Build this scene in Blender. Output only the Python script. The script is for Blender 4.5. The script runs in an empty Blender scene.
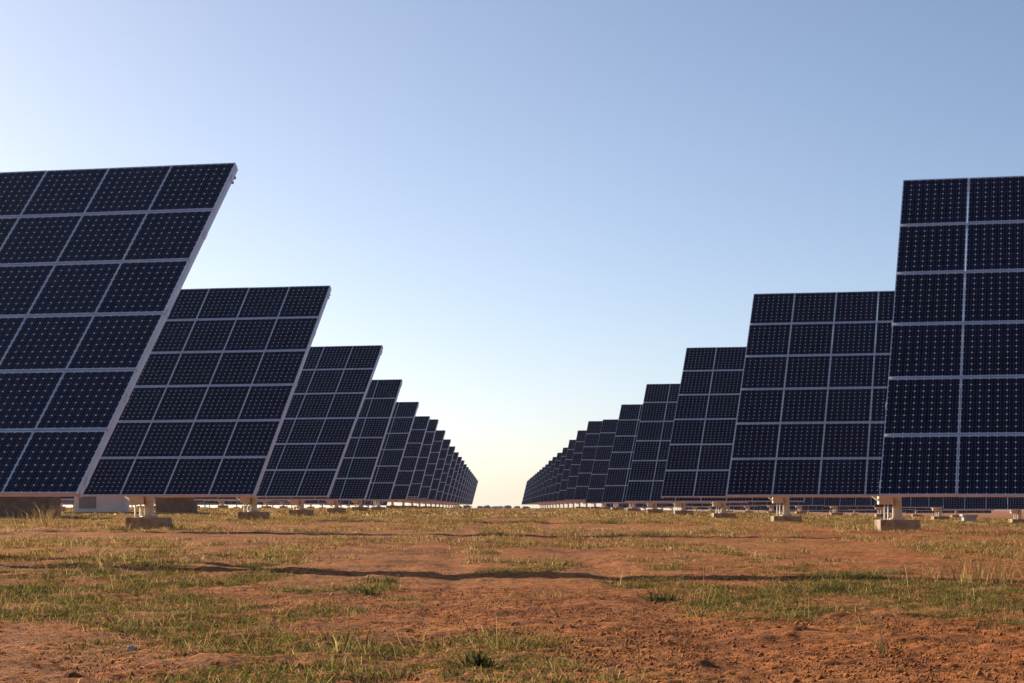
import bpy, math, random
import numpy as np
from mathutils import Vector, Matrix

random.seed(7)
RNG = np.random.default_rng(11)
S = bpy.context.scene
COL = S.collection

# ------------------------------------------------------------------ view & site constants
F_PX, HORIZON_Y, W, H = 2155.9, 503.73, 1024, 683
PSI, BETA = 0.2428, 0.7733            # heading and tilt of the trackers
STEP = 19.2947                        # spacing of trackers along a row
ROW_PITCH = 17.3                      # spacing between rows
SKEW = -0.00697                       # row axis against the view axis
SLOPE_LEN, NCOL, NROW = 7.2, 7, 6
MW, MH = 1.0229, 1.2                  # module pitch
SUN_DIR = Vector((-0.671, 0.668, 0.335)).normalized()
SUN_EL = math.asin(SUN_DIR.z)

# ------------------------------------------------------------------ noise (numpy)
def hash2(ix, iy, seed):
    n = (ix.astype(np.int64) * 374761393 + iy.astype(np.int64) * 668265263 + seed * 974711) & 0x7fffffff
    n = ((n ^ (n >> 13)) * 1274126177) & 0x7fffffff
    n = n ^ (n >> 16)
    return (n & 0xffff) / 65535.0

def vnoise(x, y, seed=0):
    x = np.asarray(x, float); y = np.asarray(y, float)
    ix, iy = np.floor(x), np.floor(y)
    fx, fy = x - ix, y - iy
    fx = fx * fx * fx * (fx * (fx * 6 - 15) + 10); fy = fy * fy * fy * (fy * (fy * 6 - 15) + 10)
    a = hash2(ix, iy, seed); b = hash2(ix + 1, iy, seed)
    c = hash2(ix, iy + 1, seed); d = hash2(ix + 1, iy + 1, seed)
    return (a + (b - a) * fx) * (1 - fy) + (c + (d - c) * fx) * fy - 0.5

def fbm(x, y, octaves=4, seed=0, gain=0.5):
    t = 0; a = 1.0
    for o in range(octaves):
        ca, sa = math.cos(0.6 * o), math.sin(0.6 * o)
        t = t + a * vnoise((x * ca - y * sa) * 2.03 ** o, (x * sa + y * ca) * 2.03 ** o, seed + 17 * o)
        a *= gain
    return t

# ------------------------------------------------------------------ terrain
PY_ = np.array([-400, 0, 10, 25, 44, 51, 100, 140, 160, 200, 260, 320, 450, 700, 1500, 7000], float)
PZ_ = np.array([-.9, -.86, -.85, -.75, -.63, -.57, -.50, -.50, -.43, -.45, -.62, -.82, -1.15, -1.95, -4.0, -19.0])

def smooth_profile(y):
    z = 0
    for dlt in (-6, -3, 0, 3, 6):
        z = z + np.interp(np.asarray(y, float) + dlt, PY_, PZ_)
    return z / 5

def ground_base(x, y):
    x = np.asarray(x, float); y = np.asarray(y, float)
    k = np.clip((y - 30) / 60, 0, 1)
    z = smooth_profile(y) - 0.021 * k * np.clip(x - 5, 0, 60) - 0.002 * k * np.clip(x, -60, 60)
    z = z + 0.032 * np.clip(y / 30, 0.3, 1) * fbm(x / 7.0, y / 7.0, 2, 3)
    return z

def ground_z(x, y):
    z = ground_base(x, y)
    near = np.clip(1.3 - np.asarray(y, float) / 120, 0.15, 1)
    z = z + near * (0.024 * fbm(x / 1.3, y / 1.3, 3, 21) + 0.035 * np.maximum(0, fbm(x / 0.35, y / 0.35, 2, 31)))
    for rx in (-0.75, 0.95):
        z = z - 0.025 * np.exp(-((np.asarray(x, float) - rx - 0.25 * np.sin(np.asarray(y, float) / 9)) / 0.2) ** 2)
    return z

def gz(x, y):
    return float(ground_z(np.array([x]), np.array([y]))[0])

PITCH = math.atan((HORIZON_Y - H / 2) / F_PX)

def spot(px, py):
    """ground point that the photograph shows at a pixel"""
    cx, cy = (px - W / 2) / F_PX, (H / 2 - py) / F_PX
    d = Vector((cx, math.cos(PITCH) - cy * math.sin(PITCH), math.sin(PITCH) + cy * math.cos(PITCH)))
    t = 5.0
    while t < 400:
        p = d * t
        if p.z < float(ground_base(np.array([p.x]), np.array([p.y]))[0]): break
        t *= 1.004
    return p.x, p.y

# ------------------------------------------------------------------ node materials
def new_mat(name):
    m = bpy.data.materials.new(name); m.use_nodes = True
    nt = m.node_tree; b = nt.nodes['Principled BSDF']
    return m, nt, b

def N(nt, t, **kw):
    n = nt.nodes.new(t)
    for k, v in kw.items(): setattr(n, k, v)
    return n

def mathn(nt, op, a, b=None, clamp=False):
    n = N(nt, 'ShaderNodeMath', operation=op, use_clamp=clamp)
    for i, v in enumerate((a, b)):
        if v is None: continue
        if isinstance(v, (int, float)): n.inputs[i].default_value = v
        else: nt.links.new(v, n.inputs[i])
    return n.outputs[0]

def mixc(nt, fac, a, b):
    n = N(nt, 'ShaderNodeMix', data_type='RGBA')
    for i, v in ((0, fac), (6, a), (7, b)):
        if isinstance(v, (int, float)): n.inputs[i].default_value = v
        elif isinstance(v, tuple): n.inputs[i].default_value = (*v, 1)
        else: nt.links.new(v, n.inputs[i])
    return n.outputs[2]

def noise(nt, vec, scale, detail=4, rough=0.55):
    n = N(nt, 'ShaderNodeTexNoise'); n.inputs['Scale'].default_value = scale
    n.inputs['Detail'].default_value = detail; n.inputs['Roughness'].default_value = rough
    if vec is not None: nt.links.new(vec, n.inputs['Vector'])
    return n.outputs['Fac']

def ramp(nt, fac, stops):
    r = N(nt, 'ShaderNodeValToRGB')
    while len(r.color_ramp.elements) < len(stops): r.color_ramp.elements.new(0.5)
    for e, (p, c) in zip(r.color_ramp.elements, stops):
        e.position = p; e.color = (*c, 1) if len(c) == 3 else c
    nt.links.new(fac, r.inputs[0])
    return r.outputs[0]

def mottled(name, c0, c1, scale=6, rough=0.6, metal=0.0, bump=0.0, spec=0.5, c2=None):
    m, nt, b = new_mat(name)
    tc = N(nt, 'ShaderNodeTexCoord').outputs['Object']
    f = noise(nt, tc, scale, 6, 0.6)
    col = ramp(nt, f, [(0.32, c0), (0.68, c1)])
    if c2:
        f2 = noise(nt, tc, scale * 0.35, 4, 0.65)
        col = mixc(nt, ramp(nt, f2, [(0.52, (0, 0, 0)), (0.66, (1, 1, 1))]), col, c2)
    nt.links.new(col, b.inputs['Base Color'])
    b.inputs['Roughness'].default_value = rough; b.inputs['Metallic'].default_value = metal
    b.inputs['Specular IOR Level'].default_value = spec
    if bump:
        bp = N(nt, 'ShaderNodeBump'); bp.inputs['Strength'].default_value = bump; bp.inputs['Distance'].default_value = 0.01
        nt.links.new(noise(nt, tc, scale * 6, 4), bp.inputs['Height']); nt.links.new(bp.outputs[0], b.inputs['Normal'])
    return m

M = {}
M['aluminium'] = mottled('anodised aluminium', (0.64, 0.68, 0.74), (0.78, 0.82, 0.88), 4, 0.45, 0.45)
M['galvanised'] = mottled('galvanised steel', (0.36, 0.36, 0.36), (0.52, 0.52, 0.51), 9, 0.55, 0.25)
M['pole_paint'] = mottled('cream painted steel', (0.56, 0.50, 0.40), (0.66, 0.60, 0.50), 5, 0.5, 0, 0.05, 0.4, (0.42, 0.30, 0.18))
M['box_paint'] = mottled('beige painted steel', (0.60, 0.50, 0.40), (0.68, 0.60, 0.50), 6, 0.5, 0, 0, 0.4)
M['white_paint'] = mottled('white painted steel', (0.74, 0.72, 0.68), (0.82, 0.80, 0.77), 5, 0.45)
M['concrete'] = mottled('weathered concrete', (0.24, 0.185, 0.14), (0.42, 0.35, 0.27), 5, 0.9, 0, 0.5, 0.2, (0.20, 0.12, 0.07))
M['kiosk_wall'] = mottled('white rendered concrete', (0.72, 0.68, 0.62), (0.82, 0.78, 0.72), 2, 0.85, 0, 0.1, 0.2)
M['brown_block'] = mottled('brown stained concrete', (0.17, 0.115, 0.08), (0.30, 0.21, 0.145), 4, 0.9, 0, 0.4, 0.2)
M['grey_metal'] = mottled('grey louvre metal', (0.27, 0.27, 0.28), (0.36, 0.36, 0.37), 5, 0.5)
M['dark_rubber'] = mottled('dark bolts', (0.03, 0.03, 0.03), (0.06, 0.06, 0.06), 8, 0.6)

def cell_material():
    m, nt, b = new_mat('monocrystalline cells under glass')
    uv = N(nt, 'ShaderNodeUVMap').outputs[0]
    sp = N(nt, 'ShaderNodeSeparateXYZ'); nt.links.new(uv, sp.inputs[0])
    u, v = sp.outputs[0], sp.outputs[1]
    fu, fv = mathn(nt, 'FRACT', u), mathn(nt, 'FRACT', v)
    au = mathn(nt, 'ABSOLUTE', mathn(nt, 'SUBTRACT', fu, 0.5))
    av = mathn(nt, 'ABSOLUTE', mathn(nt, 'SUBTRACT', fv, 0.5))
    dia = mathn(nt, 'GREATER_THAN', mathn(nt, 'ADD', au, mathn(nt, 'MULTIPLY', av, 1.0)), 0.868)
    gap = mathn(nt, 'GREATER_THAN', mathn(nt, 'MAXIMUM', au, mathn(nt, 'SUBTRACT', av, 0.003)), 0.4955)
    back = mathn(nt, 'MAXIMUM', dia, gap)
    # outside the cell field the white backsheet shows as a thin margin
    e = mathn(nt, 'MAXIMUM', mathn(nt, 'ABSOLUTE', mathn(nt, 'SUBTRACT', mathn(nt, 'DIVIDE', u, 8.0), 0.5)),
              mathn(nt, 'ABSOLUTE', mathn(nt, 'SUBTRACT', mathn(nt, 'DIVIDE', v, 9.0), 0.5)))
    back = mathn(nt, 'MAXIMUM', back, mathn(nt, 'GREATER_THAN', e, 0.5))
    # two printed bus bars per cell
    bus = mathn(nt, 'LESS_THAN', mathn(nt, 'ABSOLUTE', mathn(nt, 'SUBTRACT', mathn(nt, 'ABSOLUTE', mathn(nt, 'SUBTRACT', fu, 0.5)), 0.2)), 0.006)
    # cell to cell tone
    fl = N(nt, 'ShaderNodeCombineXYZ')
    nt.links.new(mathn(nt, 'FLOOR', u), fl.inputs[0]); nt.links.new(mathn(nt, 'FLOOR', v), fl.inputs[1])
    oi = N(nt, 'ShaderNodeObjectInfo'); nt.links.new(oi.outputs['Random'], fl.inputs[2])
    wn = N(nt, 'ShaderNodeTexWhiteNoise'); nt.links.new(fl.outputs[0], wn.inputs['Vector'])
    cell = mixc(nt, wn.outputs['Value'], (0.008, 0.0058, 0.020), (0.015, 0.0115, 0.042))
    cell = mixc(nt, mathn(nt, 'MULTIPLY', oi.outputs['Random'], 0.5), cell, (0.009, 0.005, 0.014))
    col = mixc(nt, bus, cell, (0.30, 0.31, 0.36))
    col = mixc(nt, back, col, (0.82, 0.82, 0.84))
    nt.links.new(col, b.inputs['Base Color'])
    # thin dust on the glass shows as uneven gloss
    tc = N(nt, 'ShaderNodeTexCoord').outputs['Object']
    r = noise(nt, tc, 3.0, 5, 0.6)
    mr = N(nt, 'ShaderNodeMapRange'); nt.links.new(r, mr.inputs[0]); mr.inputs[3].default_value = 0.1; mr.inputs[4].default_value = 0.3
    nt.links.new(mr.outputs[0], b.inputs['Roughness'])
    b.inputs['IOR'].default_value = 1.32      # anti-reflection glass
    return m
M['cells'] = cell_material()

def soil_material():
    m, nt, b = new_mat('red stony soil')
    g = N(nt, 'ShaderNodeNewGeometry').outputs['Position']
    big = noise(nt, g, 0.16, 5, 0.6); mid = noise(nt, g, 1.1, 6, 0.65); fine = noise(nt, g, 14, 6, 0.7); grit = noise(nt, g, 60, 3, 0.6)
    c = ramp(nt, mid, [(0.32, (0.17, 0.048, 0.013)), (0.50, (0.39, 0.118, 0.025)), (0.68, (0.56, 0.20, 0.052))])
    c = mixc(nt, ramp(nt, big, [(0.46, (0, 0, 0)), (0.62, (1, 1, 1))]), c, mixc(nt, fine, (0.28, 0.098, 0.024), (0.52, 0.215, 0.055)))
    c = mixc(nt, mathn(nt, 'MULTIPLY', ramp(nt, fine, [(0.40, (1, 1, 1)), (0.54, (0, 0, 0))]), 0.8), c, (0.095, 0.032, 0.015))
    c = mixc(nt, mathn(nt, 'MULTIPLY', ramp(nt, grit, [(0.56, (0, 0, 0)), (0.72, (1, 1, 1))]), 0.55), c, (0.54, 0.25, 0.09))
    nt.links.new(c, b.inputs['Base Color'])
    b.inputs['Roughness'].default_value = 0.95; b.inputs['Specular IOR Level'].default_value = 0.15
    hsum = mathn(nt, 'ADD', mathn(nt, 'MULTIPLY', fine, 0.6), mathn(nt, 'MULTIPLY', grit, 0.35))
    bp = N(nt, 'ShaderNodeBump'); bp.inputs['Strength'].default_value = 0.8; bp.inputs['Distance'].default_value = 0.05
    nt.links.new(hsum, bp.inputs['Height']); nt.links.new(bp.outputs[0], b.inputs['Normal'])
    return m
M['soil'] = soil_material()
M['clod'] = mottled('soil clods', (0.15, 0.046, 0.016), (0.46, 0.18, 0.06), 3, 0.95, 0, 0.4, 0.15)
M['pale_stone'] = mottled('pale stone', (0.42, 0.33, 0.26), (0.58, 0.48, 0.40), 20, 0.85, 0, 0.3, 0.2)
M['bark'] = mottled('bark', (0.06, 0.045, 0.03), (0.12, 0.09, 0.06), 5, 0.9)

def leaf_material(name, transl=0.35):
    m = bpy.data.materials.new(name); m.use_nodes = True; nt = m.node_tree
    nt.nodes.clear()
    at = N(nt, 'ShaderNodeAttribute', attribute_name='tint')
    d = N(nt, 'ShaderNodeBsdfDiffuse'); t = N(nt, 'ShaderNodeBsdfTranslucent'); mx = N(nt, 'ShaderNodeMixShader'); o = N(nt, 'ShaderNodeOutputMaterial')
    nt.links.new(at.outputs['Color'], d.inputs['Color']); nt.links.new(at.outputs['Color'], t.inputs['Color'])
    mx.inputs[0].default_value = transl
    nt.links.new(d.outputs[0], mx.inputs[1]); nt.links.new(t.outputs[0], mx.inputs[2]); nt.links.new(mx.outputs[0], o.inputs['Surface'])
    return m
M['blade'] = leaf_material('grass blades')
M['foliage'] = leaf_material('tree leaves', 0.2)

# ------------------------------------------------------------------ mesh helpers
class MB:
    def __init__(s): s.v = []; s.f = []; s.m = []
    def box(s, c, d, rot=None, mi=0):
        b = len(s.v); R = rot or Matrix.Identity(3)
        for z in (-1, 1):
            for x, y in ((-1, -1), (1, -1), (1, 1), (-1, 1)):
                s.v.append(tuple(Vector(c) + R @ Vector((x * d[0] / 2, y * d[1] / 2, z * d[2] / 2))))
        for q in ((3, 2, 1, 0), (4, 5, 6, 7), (0, 1, 5, 4), (1, 2, 6, 5), (2, 3, 7, 6), (3, 0, 4, 7)):
            s.f.append(tuple(b + i for i in q)); s.m.append(mi)
    def tube(s, p, q, r, n=12, mi=0, r2=None):
        p, q = Vector(p), Vector(q); a = (q - p).normalized(); r2 = r if r2 is None else r2
        e = a.orthogonal().normalized(); g = a.cross(e); b = len(s.v)
        for c, rr in ((p, r), (q, r2)):
            for i in range(n):
                t = 2 * math.pi * i / n; s.v.append(tuple(c + (e * math.cos(t) + g * math.sin(t)) * rr))
        for i in range(n):
            j = (i + 1) % n; s.f.append((b + i, b + j, b + n + j, b + n + i)); s.m.append(mi)
        s.f.append(tuple(b + i for i in reversed(range(n)))); s.m.append(mi)
        s.f.append(tuple(b + n + i for i in range(n))); s.m.append(mi)
    def mesh(s, name, mats, smooth=False, bevel=0):
        me = bpy.data.meshes.new(name); me.from_pydata(s.v, [], s.f)
        for m in mats: me.materials.append(m)
        me.polygons.foreach_set('material_index', s.m)
        if bevel:
            import bmesh
            bm = bmesh.new(); bm.from_mesh(me)
            bmesh.ops.bevel(bm, geom=list(bm.edges), offset=bevel, segments=2, affect='EDGES', profile=0.6)
            bm.to_mesh(me); bm.free()
        if smooth:
            me.polygons.foreach_set('use_smooth', [len(p.vertices) == 4 for p in me.polygons])
        me.update()
        return me

def link(name, data, parent=None, mat=None):
    o = bpy.data.objects.new(name, data); COL.objects.link(o)
    if parent is not None: o.parent = parent
    if mat is not None: o.matrix_local = mat
    return o

def tag(o, label, cat, group=None, kind=None):
    o['label'] = label; o['category'] = cat
    if group: o['group'] = group
    if kind: o['kind'] = kind
    return o

def np_mesh(name, verts, faces_list, mats, tint=None, smooth=False):
    """faces_list: arrays (n, 3) or (n, 4)"""
    me = bpy.data.meshes.new(name)
    me.vertices.add(len(verts)); me.vertices.foreach_set('co', np.asarray(verts, np.float32).ravel())
    loops = np.concatenate([f.ravel() for f in faces_list]); sizes = np.concatenate([np.full(len(f), f.shape[1]) for f in faces_list])
    me.loops.add(len(loops)); me.loops.foreach_set('vertex_index', loops.astype(np.int32))
    me.polygons.add(len(sizes)); me.polygons.foreach_set('loop_start', np.concatenate([[0], np.cumsum(sizes)[:-1]]).astype(np.int32))
    if smooth: me.polygons.foreach_set('use_smooth', np.ones(len(sizes), bool))
    for m in mats: me.materials.append(m)
    me.update(calc_edges=True)
    if tint is not None:
        a = me.attributes.new('tint', 'FLOAT_COLOR', 'POINT')
        a.data.foreach_set('color', np.concatenate([tint, np.ones((len(tint), 1))], 1).astype(np.float32).ravel())
    return me

# ------------------------------------------------------------------ the ground
def build_ground():
    # fine sheet where the photograph looks, then a wide sheet to the horizon
    ny, nx = 1150, 680
    ys = np.concatenate([np.geomspace(7.0, 190.0, ny)])
    t = np.linspace(-1, 1, nx)
    Y = np.repeat(ys[:, None], nx, 1); X = t[None, :] * (0.30 * Y + 6)
    Z = ground_z(X, Y)
    crumb = np.clip(1.25 - Y / 45, 0, 1)
    Z = Z + crumb * (0.03 * np.maximum(0, fbm(X / 0.10, Y / 0.10, 3, 41, .7)) + 0.035 * np.maximum(0, fbm(X / 0.6, Y / 0.6, 3, 45, .65) - 0.1))
    edge = np.clip((np.abs(t)[None, :] - 0.96) / 0.04, 0, 1) + np.clip((Y - 180) / 10, 0, 1) + np.clip((7.4 - Y) / 0.4, 0, 1)
    Z = Z - 0.5 * np.clip(edge, 0, 1) ** 2
    idx = np.arange(ny * nx).reshape(ny, nx)
    q = np.stack([idx[:-1, :-1], idx[:-1, 1:], idx[1:, 1:], idx[1:, :-1]], -1).reshape(-1, 4)
    v1 = np.stack([X, Y, Z], -1).reshape(-1, 3)
    xs = np.concatenate([-np.geomspace(6000, 70, 26), np.linspace(-62, 62, 63), np.geomspace(70, 6000, 26)])
    yb = np.concatenate([-np.geomspace(1400, 12, 12), np.linspace(-8, 300, 155), np.geomspace(306, 6800, 60)])
    XX, YY = np.meshgrid(xs, yb)
    ZZ = ground_base(XX, YY)
    inside = (np.abs(XX) < 0.285 * YY + 4.5) & (YY > 9) & (YY < 178)
    ZZ = ZZ - np.where(inside, 0.35, 0.0)
    id2 = np.arange(XX.size).reshape(XX.shape) + len(v1)
    q2 = np.stack([id2[:-1, :-1], id2[:-1, 1:], id2[1:, 1:], id2[1:, :-1]], -1).reshape(-1, 4)
    v2 = np.stack([XX, YY, ZZ], -1).reshape(-1, 3)
    me = np_mesh('ground', np.concatenate([v1, v2]), [np.concatenate([q, q2])], [M['soil']], smooth=True)
    o = link('ground', me); tag(o, 'red brown bare soil of the field between the tracker rows', 'ground', kind='structure')
build_ground()

# ------------------------------------------------------------------ cover map: where grass grows (world metres)
def cover_map(x, y):
    n = fbm(x / 1.7, y / 5.5, 4, 61)
    n2 = fbm(x / 9.0, y / 14.0, 3, 67)
    c = 0.9 * n + 0.8 * n2 + 1.3 * fbm(x / 0.45, y / 1.3, 3, 73, 0.6)
    for rx in (-0.75, 0.95):                                        # two worn wheel tracks along the corridor
        c = c - 0.45 * np.exp(-((x - rx - 0.25 * np.sin(y / 9)) / 0.28) ** 2)
    for (px, py, rx, ry, a) in PATCHES:
        c = c + a * np.exp(-((x - px) / rx) ** 2 - ((y - py) / ry) ** 2)
    return c
PATCHES = []
def patch(px, py, wpx, ry, a):
    x, y = spot(px, py)
    PATCHES.append((x, y, wpx * y / F_PX, ry, a))
patch(400, 668, 170, 1.0, 0.8)      # green strip bottom middle
patch(330, 650, 90, 0.8, 0.5)
patch(500, 658, 80, 0.6, 0.6)
patch(120, 618, 130, 2.0, 0.8)      # left meadow
patch(60, 605, 80, 2.4, 0.7)
patch(240, 640, 70, 0.8, 0.5)
patch(900, 602, 150, 1.7, 0.8)      # right meadow
patch(850, 590, 80, 1.5, 0.5)
patch(990, 600, 60, 2.5, 0.5)
patch(700, 604, 60, 0.8, 0.6)
patch(630, 585, 70, 1.6, 0.8)
patch(380, 582, 40, 1.2, 0.4)
patch(60, 545, 120, 3.0, 0.5)
patch(850, 548, 160, 3.5, 0.5)
patch(300, 520, 200, 4.0, 0.5)
patch(780, 655, 230, 1.2, -0.9)     # bare red strips
patch(900, 670, 160, 0.7, -0.7)
patch(80, 668, 120, 0.7, -0.8)
patch(520, 620, 110, 1.6, -0.7)
patch(250, 537, 260, 2.5, -0.6)
patch(320, 605, 70, 1.4, -0.5)
patch(60, 640, 90, 0.7, -0.4)
patch(20, 575, 60, 2.0, -0.4)
patch(150, 560, 200, 3.0, 0.45)
patch(480, 545, 140, 3.0, 0.35)
patch(700, 535, 250, 4.0, 0.3)
patch(640, 553, 160, 2.0, -0.35)
patch(860, 563, 120, 1.6, -0.7)
patch(640, 628, 100, 1.0, -0.5)

def blades(x, y, h, w, lean, tint, curl=0.5):
    n = len(x); z = ground_z(x, y) - 0.004
    a = RNG.uniform(0, 2 * np.pi, n); la = RNG.uniform(0, 2 * np.pi, n)
    dx, dy = np.cos(a) * w / 2, np.sin(a) * w / 2
    lx, ly = np.cos(la) * lean * h, np.sin(la) * lean * h
    k = np.clip(curl, 0, 1)
    base = np.stack([x, y, z], -1)
    wv = np.stack([dx, dy, np.zeros(n)], -1)
    mid = base + np.stack([lx * (0.5 - 0.28 * k), ly * (0.5 - 0.28 * k), h * 0.58], -1)
    tip = base + np.stack([lx, ly, h * (1 - 0.25 * lean)], -1)
    V = np.stack([base - wv, base + wv, mid + wv * 0.75, mid - wv * 0.75, tip], 1).reshape(-1, 3)
    b = np.arange(n) * 5
    Q = np.stack([b, b + 1, b + 2, b + 3], -1); T = np.stack([b + 3, b + 2, b + 4], -1)
    return V, Q, T, np.repeat(tint, 5, 0)

def merge(parts):
    V = []; Q = []; T = []; C = []; o = 0
    for v, q, t, c in parts:
        V.append(v); Q.append(q + o); T.append(t + o); C.append(c); o += len(v)
    return np.concatenate(V), np.concatenate(Q), np.concatenate(T), np.concatenate(C)

def sample_field(n, y0, y1):
    u = RNG.random(n); y = np.sqrt(y0 ** 2 + u * (y1 ** 2 - y0 ** 2))
    x = RNG.uniform(-1, 1, n) * (0.255 * y + 3.0)
    return x, y

def palette(n, cols, jit=0.25):
    c = np.array(cols)[RNG.integers(0, len(cols), n)]
    return np.clip(c * (1 + RNG.uniform(-jit, jit, (n, 1))) * (1 + RNG.uniform(-0.08, 0.08, (n, 3))), 0, 1)

GREEN = [(0.15, 0.165, 0.035), (0.20, 0.20, 0.045), (0.09, 0.11, 0.03), (0.30, 0.26, 0.07), (0.34, 0.27, 0.09), (0.06, 0.075, 0.025)]
STRAW = [(0.50, 0.36, 0.14), (0.62, 0.48, 0.22), (0.40, 0.27, 0.10), (0.50, 0.28, 0.09), (0.25, 0.18, 0.07), (0.16, 0.10, 0.05), (0.10, 0.065, 0.035)]

def tufts(nt_, y0, y1, thr, per, spread, hr, wr, cols, lean=(0.2, 0.9), soft=0.25):
    x, y = sample_field(nt_, y0, y1)
    c = cover_map(x, y)
    keep = RNG.random(nt_) < np.clip((c - thr) / soft, 0, 1)
    x, y = x[keep], y[keep]
    size = RNG.uniform(0.5, 1.25, len(x))
    tc = palette(len(x), cols, 0.45)
    k = RNG.integers(per[0], per[1] + 1, len(x))
    xi = np.repeat(x, k); yi = np.repeat(y, k); si = np.repeat(size, k); ci = np.repeat(tc, k, 0)
    n = len(xi)
    xi = xi + RNG.normal(0, spread, n) * si; yi = yi + RNG.normal(0, spread, n) * si
    h = RNG.uniform(hr[0], hr[1], n) * si; w = RNG.uniform(wr[0], wr[1], n)
    ci = np.clip(ci * (1 + RNG.uniform(-0.25, 0.25, (n, 1))), 0, 1)
    return blades(xi, yi, h, w, RNG.uniform(lean[0], lean[1], n), ci)

g = merge([
    tufts(60000, 8.5, 32, 0.28, (12, 30), 0.06, (0.012, 0.05), (0.003, 0.008), GREEN, (0.4, 1.6), 0.14),
    tufts(100000, 8.5, 34, 0.20, (6, 14), 0.06, (0.01, 0.03), (0.006, 0.014), GREEN + [(0.12, 0.09, 0.04), (0.09, 0.06, 0.03)], (0.5, 1.6), 0.2),
    tufts(50000, 28, 85, 0.24, (6, 12), 0.10, (0.015, 0.055), (0.007, 0.016), GREEN, (0.3, 1.4), 0.15),
    tufts(30000, 80, 185, 0.10, (3, 6), 0.2, (0.03, 0.08), (0.02, 0.05), GREEN),
])
o = link('green_grass', np_mesh('green_grass', g[0], [g[1], g[2]], [M['blade']], g[3]))
tag(o, 'short green grass and weeds growing in patches on the red soil', 'grass', kind='stuff')

g = merge([
    tufts(46000, 8.5, 36, -0.02, (3, 9), 0.06, (0.025, 0.10), (0.002, 0.004), STRAW, (0.3, 1.7), 0.2),
    tufts(60000, 8.5, 36, 0.0, (5, 12), 0.07, (0.01, 0.05), (0.003, 0.008), [(0.07, 0.045, 0.025), (0.12, 0.08, 0.04), (0.045, 0.03, 0.018)], (0.5, 2.0), 0.4),
    tufts(190000, 8.5, 36, -0.6, (2, 6), 0.08, (0.008, 0.03), (0.003, 0.007), STRAW, (0.8, 2.6), 0.8),
    tufts(3200, 9, 40, 0.12, (1, 4), 0.07, (0.08, 0.30), (0.003, 0.005), STRAW, (0.2, 1.1)),
    tufts(140000, 26, 85, -0.15, (4, 9), 0.10, (0.03, 0.11), (0.005, 0.012), STRAW, (0.3, 1.4), 0.5),
    tufts(42000, 80, 185, -0.25, (2, 5), 0.2, (0.04, 0.14), (0.02, 0.05), STRAW, (0.2, 1.0), 0.5),
])
def footing_fringe():
    xs, ys = [], []
    for sx in (-8.5, 8.75):
        for i in range(7):
            cy = 49.7 + (0.9 if sx > 0 else 0) + STEP * (i if True else 0); cx = sx + SKEW * (cy - 50)
            a = RNG.uniform(0, 2 * np.pi, 260); r = RNG.uniform(0.5, 1.15, 260)
            xs.append(cx + r * np.cos(a) * 1.1); ys.append(cy + r * np.sin(a) * 1.1)
    x = np.concatenate(xs); y = np.concatenate(ys); k = RNG.random(len(x)) < 0.5 + fbm(x / 0.4, y / 0.4, 2, 5); x, y = x[k], y[k]; n = len(x)
    return blades(x, y, RNG.uniform(0.05, 0.20, n), RNG.uniform(0.012, 0.03, n), RNG.uniform(0.2, 1.0, n), palette(n, STRAW + GREEN))
gf = footing_fringe()
g = merge([g, gf])
o = link('dry_grass', np_mesh('dry_grass', g[0], [g[1], g[2]], [M['blade']], g[3]))
tag(o, 'straw coloured dry grass and stalks scattered over the field', 'dry grass', kind='stuff')

# clods and pebbles
def clods():
    bv = np.array([(1, 0, 0), (0, 1, 0), (-1, 0, 0), (0, -1, 0), (0, 0, 1), (0, 0, -1)], float)
    bf = np.array([(0, 1, 4), (1, 2, 4), (2, 3, 4), (3, 0, 4), (1, 0, 5), (2, 1, 5), (3, 2, 5), (0, 3, 5)])
    x, y = [np.concatenate(q) for q in zip(sample_field(240000, 8.5, 20), sample_field(60000, 20, 60))]
    c = cover_map(x, y) + 0.5 * fbm(x / 0.8, y / 0.8, 2, 91); k = RNG.random(len(x)) < np.clip(0.6 - c, 0.15, 1) * np.clip((62 - y) / 40, 0, 1); x, y = x[k], y[k]
    n = len(x)
    r = (0.002 + 0.006 * RNG.random(n) ** 3 + 0.012 * RNG.random(n) ** 30) * np.clip(1.0 - (y - 9) / 40, 0.65, 1.0) * np.clip(0.9 + fbm(x / 1.5, y / 4, 2, 97), 0.5, 1.3)
    z = ground_z(x, y)
    P = bv[None] * (r[:, None, None] * RNG.uniform(0.6, 1.35, (n, len(bv), 1))) * RNG.uniform(0.7, 1.3, (n, 1, 3)) * np.array([1, 1, 0.8])
    P = P + np.stack([x, y, z + r * 0.2 + 0.006], -1)[:, None]
    F = bf[None] + (np.arange(n) * len(bv))[:, None, None]
    o = link('soil_clods', np_mesh('soil_clods', P.reshape(-1, 3), [F.reshape(-1, 3)], [M['clod']]))
    tag(o, 'small red clods and pebbles strewn over the bare soil', 'pebbles', kind='stuff')
clods()

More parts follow.
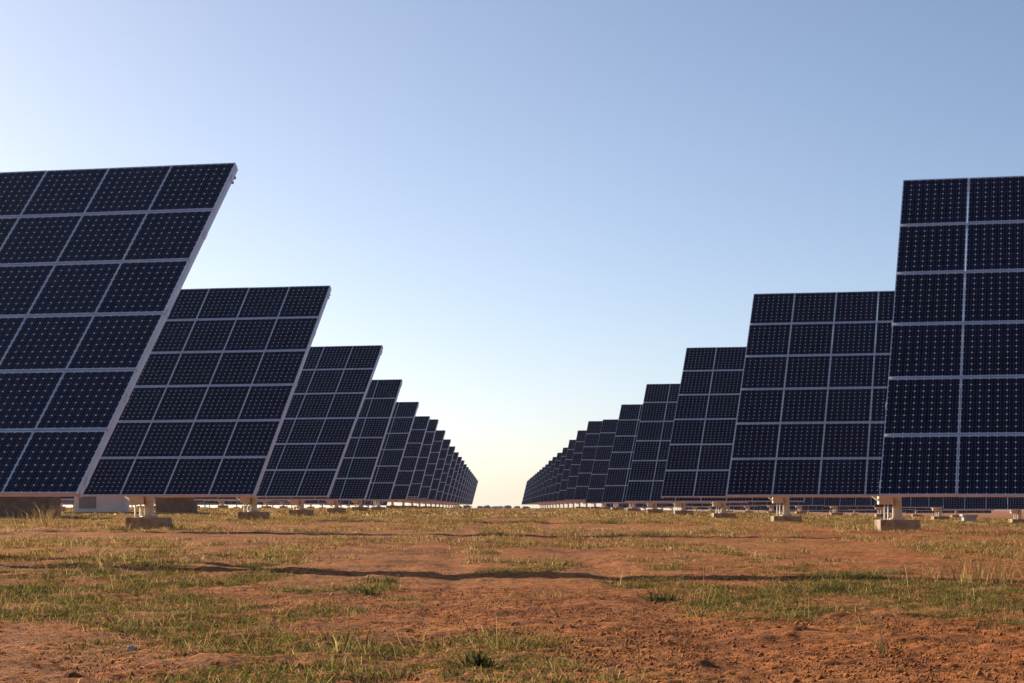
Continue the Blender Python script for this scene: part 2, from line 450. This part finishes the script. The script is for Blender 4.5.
# ------------------------------------------------------------------ solar trackers
def module_mesh(name, cells):
    """origin at the module centre on its front plane; x along the row, y up the slope, z out of the glass"""
    mb = MB(); w, h, d, lip = 1.014, 1.170, 0.045, 0.010
    faces_uv = []
    for cx, cy in cells:
        mb.box((cx - w / 2 + lip / 2, cy, -d / 2), (lip, h, d)); mb.box((cx + w / 2 - lip / 2, cy, -d / 2), (lip, h, d))
        lp = 0.02; mb.box((cx, cy - h / 2 + lp / 2, -d / 2), (w - 2 * lip, lp, d)); mb.box((cx, cy + h / 2 - lp / 2, -d / 2), (w - 2 * lip, lp, d))
        b = len(mb.v); gx, gy = w / 2 - lip, h / 2 - lp
        mb.v += [(cx - gx, cy - gy, -0.004), (cx + gx, cy - gy, -0.004), (cx + gx, cy + gy, -0.004), (cx - gx, cy + gy, -0.004)]
        mb.f.append((b, b + 1, b + 2, b + 3)); mb.m.append(1); faces_uv.append(len(mb.f) - 1)
        b = len(mb.v)
        mb.v += [(cx - gx, cy - gy, -0.012), (cx + gx, cy - gy, -0.012), (cx + gx, cy + gy, -0.012), (cx - gx, cy + gy, -0.012)]
        mb.f.append((b + 3, b + 2, b + 1, b)); mb.m.append(2)
    me = mb.mesh(name, [M['aluminium'], M['cells'], M['white_paint']])
    uvl = me.uv_layers.new(name='UVMap')
    eu, ev = 0.015, 0.015
    uv = [(-eu, -ev), (8 + eu, -ev), (8 + eu, 9 + ev), (-eu, 9 + ev)]
    for fi in faces_uv:
        for li, c in zip(me.polygons[fi].loop_indices, uv): uvl.data[li].uv = c
    return me

HW = NCOL * MW / 2
CELLS = [((c + 0.5) * MW - HW, (r + 0.5) * MH - SLOPE_LEN / 2) for r in range(NROW) for c in range(NCOL)]
ME_MODULE = module_mesh('solar_module', [(0, 0)])
ME_ARRAY = module_mesh('module_array', CELLS)

def support_mesh():
    mb = MB(); L = SLOPE_LEN
    for k in range(NROW + 1):                                       # rails along the row under each joint
        y = k * MH - L / 2
        y += 0.30 if k == 0 else (-0.045 if k == NROW else 0)
        mb.box((0, y, -0.046 - 0.03), (2 * HW - 0.13, 0.11, 0.06))
    for sx in (-1, 1):                                              # side channels
        x = sx * (HW - 0.026)
        mb.box((x, 0.03, -0.047 - 0.045), (0.05, L - 0.08, 0.09))
        for yy in (-3.3, -1.7, 0.1, 1.9, 3.3):
            mb.box((x + sx * 0.031, yy, -0.095), (0.012, 0.12, 0.07))
    for x in (-2.3, -0.8, 0.8, 2.3):                                # girders up the slope
        mb.box((x, 0.2, -0.108 - 0.06), (0.08, L - 0.9, 0.12))
    mb.box((0, -L / 2 + 0.42, -0.27), (2 * HW - 0.25, 0.05, 0.06))
    mb.box((0, L / 2 - 0.14, -0.15), (2 * HW - 0.25, 0.05, 0.06))
    return mb.mesh('support_frame', [M['aluminium']])
ME_SUPPORT = support_mesh()

def bolts_mesh():
    mb = MB()
    for sx in (-1, 1):
        for yy in (3.42, 3.30):
            mb.tube((sx * (HW - 0.01), yy, -0.138), (sx * (HW - 0.01), yy, -0.175), 0.02, 8)
    return mb.mesh('bolt', [M['dark_rubber']])
ME_BOLTS = bolts_mesh()

def tube_mesh():
    mb = MB(); mb.tube((-2.9, 0, -0.36), (2.9, 0, -0.36), 0.11, 16)
    for x in (-2.3, -0.8, 0.8, 2.3): mb.box((x, 0, -0.30), (0.14, 0.30, 0.105))
    return mb.mesh('torque_tube', [M['galvanised']], True)
ME_TUBE = tube_mesh()

def pole_mesh():
    mb = MB(); mb.tube((0, 0, -4.3), (0, 0, 0.0), 0.108, 20); mb.tube((0, 0, -0.35), (0, 0, -0.02), 0.16, 20); mb.box((0, 0, 0.02), (0.34, 0.30, 0.30))
    return mb.mesh('pole', [M['pole_paint']], True)
ME_POLE = pole_mesh()

def flange_mesh():
    mb = MB(); mb.tube((0, 0, 0.0), (0, 0, 0.025), 0.19, 20)
    for k in range(8):
        a = math.pi * k / 4; mb.tube((0.155 * math.cos(a), 0.155 * math.sin(a), 0.02), (0.155 * math.cos(a), 0.155 * math.sin(a), 0.06), 0.014, 6)
    return mb.mesh('flange', [M['galvanised']], True)
ME_FLANGE = flange_mesh()

mb = MB(); mb.box((0, 0, -0.35), (0.91, 0.91, 0.7)); ME_FOUND = mb.mesh('foundation', [M['concrete']], bevel=0.02)

def control_meshes():
    mb = MB(); mb.box((-0.27, 0, 0.25), (0.33, 0.28, 0.42)); mb.box((-0.27, 0, 0.471), (0.37, 0.32, 0.02)); mb.box((-0.27, -0.146, 0.25), (0.26, 0.012, 0.34))
    box = mb.mesh('control_box', [M['box_paint']], bevel=0.006)
    mb = MB(); mb.box((-0.53, 0, 0.20), (0.20, 0.26, 0.016), Matrix.Rotation(math.radians(38), 3, 'Y'))
    plate = mb.mesh('cover_plate', [M['white_paint']])
    mb = MB(); mb.tube((0, 0, -1.0), (0, 0, 0.06), 0.017, 10); cond = mb.mesh('conduit', [M['white_paint']], True)
    return box, plate, cond
ME_BOX, ME_PLATE, ME_COND = control_meshes()

def make_tracker(cx, cy, zb, psi, beta, label, group, detail):
    """cx, cy: panel centre in plan; zb: height of the lower edge"""
    h = Vector((math.cos(psi), -math.sin(psi), 0))
    u = Vector((math.sin(psi) * math.cos(beta), math.cos(psi) * math.cos(beta), math.sin(beta)))
    n = h.cross(u)
    head = Vector((cx, cy, zb + SLOPE_LEN / 2 * math.sin(beta)))
    pole_top = head - n * 0.36
    base = gz(pole_top.x, pole_top.y)
    root = bpy.data.objects.new('solar_tracker', None); COL.objects.link(root)
    root.empty_display_size = 0.5
    root.location = (pole_top.x, pole_top.y, base)
    tag(root, label, 'solar tracker', group)
    loc = head - Vector(root.location)
    P = Matrix(((h.x, u.x, n.x, loc.x), (h.y, u.y, n.y, loc.y), (h.z, u.z, n.z, loc.z), (0, 0, 0, 1)))
    if detail >= 2:
        for c in CELLS: link('solar_module', ME_MODULE, root, P @ Matrix.Translation((c[0] + random.uniform(-.002, .002), c[1] + random.uniform(-.002, .002), 0)) @ Matrix.Rotation(random.uniform(-.004, .004), 4, 'X') @ Matrix.Rotation(random.uniform(-.003, .003), 4, 'Y'))
    else:
        link('module_array', ME_ARRAY, root, P)
    fr = link('support_frame', ME_SUPPORT, root, P)
    if detail >= 2: link('bolt', ME_BOLTS, fr)
    link('torque_tube', ME_TUBE, root, P)
    up = 0.23 + random.uniform(-0.02, 0.06)
    pl = link('pole', ME_POLE, root, Matrix.Translation((0, 0, pole_top.z - base)))
    link('foundation', ME_FOUND, root, Matrix.Translation((0, 0, up)) @ Matrix.Rotation(random.uniform(-.04, .04), 4, 'Z'))
    if detail >= 1:
        if detail >= 2: link('flange', ME_FLANGE, pl, Matrix.Translation((0, 0, up - pole_top.z + base)))
        bz = zb - base - 0.24
        b = link('control_box', ME_BOX, root, Matrix.Translation((0, 0, bz)))
        link('cover_plate', ME_PLATE, b)
        for px_, py_ in ((-0.30, -0.08), (-0.20, 0.02)):
            link('conduit', ME_COND, root, Matrix.Translation((px_, py_, bz)))
    return root

ORD = ['nearest', 'second', 'third', 'fourth', 'fifth', 'sixth', 'seventh', 'eighth', 'ninth', 'tenth', 'eleventh', 'twelfth', 'thirteenth',
       'fourteenth', 'fifteenth', 'sixteenth', 'seventeenth', 'eighteenth', 'nineteenth', 'twentieth', 'twenty-first', 'twenty-second', 'farthest']
# lower edge heights, small differences of heading, tilt and place of the individual trackers
DZ = {'L': [.124, .178, .218, .169, .19, .236, .45, .40, .33, .28, .22, .20, .18], 'R': [.109, .182, .214, .093, .055, .04, .25, .28, .25, .20, .20, .20, .20]}
DP = {'L': [.006, -.007, .029, -.005, -.009, -.016], 'R': [.012, -.005, .001, -.005, .003, .003, .010, .007]}
DB = {'L': [-.014, 0, .002, -.001, -.009, -.008], 'R': [0, -.001, .003, -.005, .004, .004]}
TOP = {'L': {6: .746, 7: .655, 8: .53, 9: .437, 10: .339, 11: .279, 12: .262}, 'R': {6: .682, 7: .694, 8: .543, 9: .366, 10: .331, 11: .308, 12: .287}}   # stand a little steeper
DY = {'L': [-.33, -.21, .67, -.1], 'R': [.1, .085, .095, -.08, -.16]}
def pick(t, i): return t[i] if i < len(t) else random.uniform(-.002, .002)

for side, sg, x0, d0 in (('L', -1, -5.214, 27.123), ('R', 1, 5.122, 28.895)):
    word = 'left' if side == 'L' else 'right'
    for i in range(23):
        psi = PSI + pick(DP[side], i); beta = BETA + pick(DB[side], i)
        y = d0 + i * STEP + pick(DY[side], i); x = x0 + SKEW * y
        zb = DZ[side][i] if i < 13 else DZ[side][12] + (-.15 - DZ[side][12]) * (i - 12) / 10
        if i in TOP[side]: beta = math.asin(math.sin(BETA) + (TOP[side][i] - zb) / SLOPE_LEN)
        cx = x + sg * HW * math.cos(psi) + SLOPE_LEN / 2 * math.sin(psi) * math.cos(beta)
        cy = y - sg * HW * math.sin(psi) + SLOPE_LEN / 2 * math.cos(psi) * math.cos(beta)
        if i == 0: lab = 'largest solar tracker, nearest in the %s row and cut by the %s edge' % (word, word)
        elif i == 22: lab = 'farthest solar tracker at the very end of the %s row beside the gap' % word
        elif i < 6: lab = '%s solar tracker from the camera in the %s row, wide dark tilted panel' % (ORD[i], word)
        else: lab = '%s solar tracker from the camera in the %s row, narrow visible sliver' % (ORD[i], word)
        make_tracker(cx, cy, zb, psi, beta, lab, 'solar trackers along the %s row' % word, 2 if i < 9 else 1)

# outer rows, seen under the panels of the two near rows
for side, sg in (('left', -1), ('right', 1)):
    for r in range(2, 6):
        first = {2: 4, 3: 9, 4: 13, 5: 17}[r] if sg > 0 else {2: 2, 3: 8, 4: 12, 5: 16}[r]
        for i in range(first, 23):
            y = 29.6 + i * STEP + random.uniform(-.3, .3)
            cx = sg * 8.55 + sg * ROW_PITCH * (r - 1) + SKEW * y; cy = y
            b = gz(cx, cy)
            make_tracker(cx, cy, b + 0.74 + random.uniform(-.06, .06), PSI + random.uniform(-.01, .01), BETA + random.uniform(-.008, .008),
                         'far solar tracker of the outer %s rows, glimpsed under the nearer panels' % side, 'outer solar trackers on the %s' % side, 1 if r == 2 else 0)

# ------------------------------------------------------------------ kiosks
def kiosk(name, x, y, w, d, h, wall, label, door=True, up=0.0):
    z = gz(x, y)
    root = bpy.data.objects.new(name, None); COL.objects.link(root); root.location = (x, y, z)
    tag(root, label, 'kiosk')
    mb = MB(); mb.box((0, 0, h / 2 - 0.15), (w, d, h + 0.3)); link('wall', mb.mesh('wall', [wall], bevel=0.015), root)
    mb = MB(); mb.box((0, 0, h + 0.055), (w + 0.16, d + 0.16, 0.11)); link('roof', mb.mesh('roof', [wall], bevel=0.02), root)
    mb = MB(); mb.box((0.1, -0.2, -0.12), (w + 0.9, d + 0.9, 0.4)); link('plinth', mb.mesh('plinth', [M['concrete']], bevel=0.02), root)
    if door:
        mb = MB(); dx = -w / 2 + 0.62
        mb.box((dx, -d / 2 - 0.012, 0.54), (0.80, 0.03, 0.60))
        for k in range(9): mb.box((dx, -d / 2 - 0.034, 0.29 + k * 0.062), (0.72, 0.03, 0.022), Matrix.Rotation(0.5, 3, 'X'))
        link('louvre', mb.mesh('louvre', [M['grey_metal']]), root)
    return root
kiosk('transformer_kiosk', -19.15, 101, 2.2, 2.0, 1.35, M['kiosk_wall'], 'white transformer kiosk with grey louvre under the second left panel')
kiosk('equipment_kiosk', -15.2, 98, 1.6, 2.0, 1.3, M['brown_block'], 'dark brown block kiosk just right of the second left tracker pole', False)
kiosk('equipment_kiosk', -17.45, 75, 3.2, 2.0, 1.3, M['brown_block'], 'wide dark brown block kiosk at the left edge beneath the nearest panel', False)
kiosk('equipment_kiosk', 22.6, 107, 0.62, 0.6, 0.28, M['grey_metal'], 'small grey cabinet behind the nearest right panel on open ground', False)

# ------------------------------------------------------------------ single weeds
def weed(px, py, h, n, kind, label, spread=0.12):
    x, y = spot(px, py)
    if kind == 'dry':
        k = n; ang = RNG.uniform(0, 2 * np.pi, k); r = np.abs(RNG.normal(0, spread, k))
        V = blades(x + np.cos(ang) * r, y + np.sin(ang) * r, RNG.uniform(0.25, 1.0, k) * h, RNG.uniform(0.004, 0.010, k), RNG.uniform(0.2, 1.3, k), palette(k, STRAW))
    elif kind == 'stalk':
        main = blades(np.full(5, x) + RNG.normal(0, 0.01, 5), np.full(5, y), RNG.uniform(0.7, 1, 5) * h, np.full(5, 0.008), RNG.uniform(0.05, 0.4, 5), palette(5, [(0.16, 0.11, 0.06)]))
        V = merge([main, blades(x + RNG.normal(0, 0.06, n), y + RNG.normal(0, 0.06, n), RNG.uniform(0.1, 0.5, n) * h, RNG.uniform(0.006, 0.012, n), RNG.uniform(0.3, 1.2, n), palette(n, STRAW + GREEN))])
    else:
        ang = RNG.uniform(0, 2 * np.pi, n); r = spread * RNG.random(n) ** 0.9 * 0.8
        V = blades(x + np.cos(ang) * r, y + np.sin(ang) * r, RNG.uniform(0.15, 1.0, n) ** 1.3 * h, RNG.uniform(0.007, 0.016, n), RNG.uniform(0.5, 1.6, n), palette(n, [(0.08, 0.10, 0.03), (0.12, 0.14, 0.04), (0.05, 0.065, 0.025), (0.2, 0.17, 0.06)]))
    name = {'dry': 'dry_bush', 'stalk': 'weed_stalk', 'green': 'weed'}[kind]
    o = link(name, np_mesh(name, V[0], [V[1], V[2]], [M['blade']], V[3])); tag(o, label, 'weed', 'single weeds in the field')
weed(45, 527, 0.8, 200, 'dry', 'tall dry straw bush by the left edge below the brown kiosk', 0.35)
weed(97, 556, 0.38, 40, 'stalk', 'thin brown branching weed stalk standing alone near the left shadow streak')
weed(380, 584, 0.12, 160, 'green', 'dark green low weed left of centre behind the shadow streak', 0.2)
weed(365, 597, 0.12, 160, 'green', 'broad green weed just in front of another near centre left', 0.2)
weed(25, 594, 0.12, 180, 'green', 'flat green weed at the left edge of the meadow', 0.25)
weed(120, 531, 0.12, 160, 'green', 'dark green weed at the foot of the second left pole', 0.4)
weed(180, 531, 0.12, 160, 'green', 'dark green weed right of the second left pole foot', 0.4)
weed(345, 520, 0.2, 160, 'green', 'dark bushy weed on the far turf by the fourth left pole', 0.5)
weed(610, 524, 0.22, 200, 'green', 'lone dark bushy weed on the far turf right of the corridor', 0.6)
weed(662, 600, 0.12, 180, 'green', 'dark green weed with wide leaves right of centre on bare soil', 0.22)
weed(832, 594, 0.12, 200, 'green', 'dark green weed in the middle of the right meadow', 0.25)
weed(478, 669, 0.14, 160, 'green', 'bright upright green tuft at the bottom near the centre', 0.09)
weed(348, 652, 0.45, 30, 'stalk', 'tall thin reddish stalk at the bottom left of centre')
weed(885, 655, 0.32, 20, 'stalk', 'single thin stalk on the bare red soil at lower right')
weed(985, 585, 0.38, 220, 'dry', 'loose clump of long straw stalks at the right edge of the meadow', 0.4)

def stone():
    import bmesh
    x, y = spot(131, 655)
    bm = bmesh.new(); bmesh.ops.create_icosphere(bm, subdivisions=2, radius=1)
    for v in bm.verts: v.co = Vector((v.co.x * .032, v.co.y * .03, v.co.z * .02)) * random.uniform(0.85, 1.15)
    me = bpy.data.meshes.new('stone'); bm.to_mesh(me); bm.free(); me.materials.append(M['pale_stone'])
    o = link('stone', me); o.location = (x, y, gz(x, y) + 0.012); tag(o, 'flat pale stone lying on red soil at lower left', 'stone')
stone()

# ------------------------------------------------------------------ far trees beyond the corridor
def far_tree(x, y, h, w, label, k):
    z = float(ground_base(np.array([x]), np.array([y]))[0])
    root = bpy.data.objects.new('tree', None); COL.objects.link(root); root.location = (x, y, z)
    tag(root, label, 'tree', 'trees on the far plain')
    mb = MB(); mb.tube((0, 0, -0.3), (0, 0, h * 0.55), 0.2, 8, 0, 0.1)
    for a in range(3): mb.tube((0, 0, h * 0.35), (w * .25 * math.cos(a * 2.1), w * .25 * math.sin(a * 2.1), h * 0.65), 0.09, 6, 0, 0.04)
    link('trunk', mb.mesh('trunk', [M['bark']]), root)
    n = 900; d = RNG.normal(0, 1, (n, 3)); d /= np.linalg.norm(d, axis=1)[:, None]; r = RNG.random(n) ** 0.4
    lump = 0.8 + 0.9 * vnoise(np.arctan2(d[:, 1], d[:, 0]) * 2.5 + k * 7, d[:, 2] * 3, k)
    P = d * (r * lump)[:, None] * np.array([w / 2, w / 2, h * 0.46]) + np.array([0, 0, h * 0.5])
    s = 0.22 * RNG.uniform(0.7, 1.4, (n, 1)); a = RNG.normal(0, 1, (n, 3)); b = RNG.normal(0, 1, (n, 3))
    V = np.stack([P - a * s, P + b * s, P + a * s], 1).reshape(-1, 3); T = np.arange(3 * n).reshape(-1, 3)
    link('crown', np_mesh('crown', V, [T], [M['foliage']], np.repeat(palette(n, [(0.05, 0.075, 0.03), (0.07, 0.09, 0.035)]), 3, 0)), root)
for k, (px, d, h, w, t) in enumerate([
        (458, 1250, 4.3, 5, 'small far tree beside the end of the left tracker row'), (467, 1300, 5.2, 6, 'round far tree just inside the left end of the gap'),
        (480, 1500, 4.6, 4, 'narrow far tree left of the gap centre on the horizon'), (487, 1400, 5.4, 6, 'taller far tree a little left of the gap centre'),
        (495, 1900, 6.2, 9, 'wide pale far tree in the middle of the gap'), (500, 1900, 6.6, 9, 'wide far tree touching its twin right of the gap centre'),
        (508, 1400, 5.2, 5, 'dark compact far tree right of the gap centre'), (517, 1600, 5.4, 5, 'small far tree close to the right end of the gap'),
        (526, 1500, 4.6, 6, 'low far tree under the end of the right tracker row')]):
    far_tree((px - W / 2) * d / F_PX, d, h * 0.48 + d * 0.0002, w * 1.1, t, k)

# ------------------------------------------------------------------ the air: one even haze over the whole plain
def haze():
    mb = MB(); mb.box((0, 2650, -6.0), (13600, 8700, 32)); me = mb.mesh('haze', [])
    m = bpy.data.materials.new('thin haze'); m.use_nodes = True; nt = m.node_tree; nt.nodes.clear()
    v = N(nt, 'ShaderNodeVolumePrincipled'); o = N(nt, 'ShaderNodeOutputMaterial')
    v.inputs['Color'].default_value = (0.85, 0.9, 1.0, 1); v.inputs['Density'].default_value = 0.00005; v.inputs['Anisotropy'].default_value = 0.2
    nt.links.new(v.outputs[0], o.inputs['Volume']); me.materials.append(m)
    h = link('haze', me); tag(h, 'thin pale haze over the far end of the field', 'haze', kind='stuff')
haze()

# ------------------------------------------------------------------ light, sky, camera
wd = bpy.data.worlds.new('World'); S.world = wd; wd.use_nodes = True
nt = wd.node_tree; bg = nt.nodes['Background']
sky = N(nt, 'ShaderNodeTexSky', sky_type='NISHITA'); sky.sun_disc = False
sky.sun_elevation = SUN_EL; sky.sun_rotation = math.atan2(SUN_DIR.x, SUN_DIR.y)
sky.altitude = 1000; sky.air_density = 0.6; sky.dust_density = 2.1; sky.ozone_density = 2.0
wb = N(nt, 'ShaderNodeMix', data_type='RGBA', blend_type='MULTIPLY'); wb.inputs[0].default_value = 1.0   # daylight white balance
nt.links.new(sky.outputs[0], wb.inputs[6]); wb.inputs[7].default_value = (1.0, 0.948, 0.895, 1)
nt.links.new(wb.outputs[2], bg.inputs['Color']); bg.inputs['Strength'].default_value = 0.087

ld = bpy.data.lights.new('sun', 'SUN'); ld.energy = 5.0; ld.angle = math.radians(0.53); ld.color = (1.0, 0.85, 0.64)
lo = bpy.data.objects.new('sun', ld); COL.objects.link(lo)
lo.rotation_euler = SUN_DIR.to_track_quat('Z', 'Y').to_euler(); lo.location = SUN_DIR * 200

cd = bpy.data.cameras.new('camera'); co = bpy.data.objects.new('camera', cd); COL.objects.link(co)
cd.sensor_width = 36; cd.sensor_fit = 'HORIZONTAL'; cd.lens = F_PX * 36 / W; cd.clip_start = 0.1; cd.clip_end = 20000
co.location = (0, 0, 0); co.rotation_euler = (math.pi / 2 + PITCH, 0, 0)
S.camera = co

S.view_settings.view_transform = 'Standard'; S.view_settings.look = 'None'
S.view_settings.gamma = 1; S.view_settings.exposure = 0.8; S.view_settings.use_curve_mapping = False
S.render.engine = 'CYCLES'
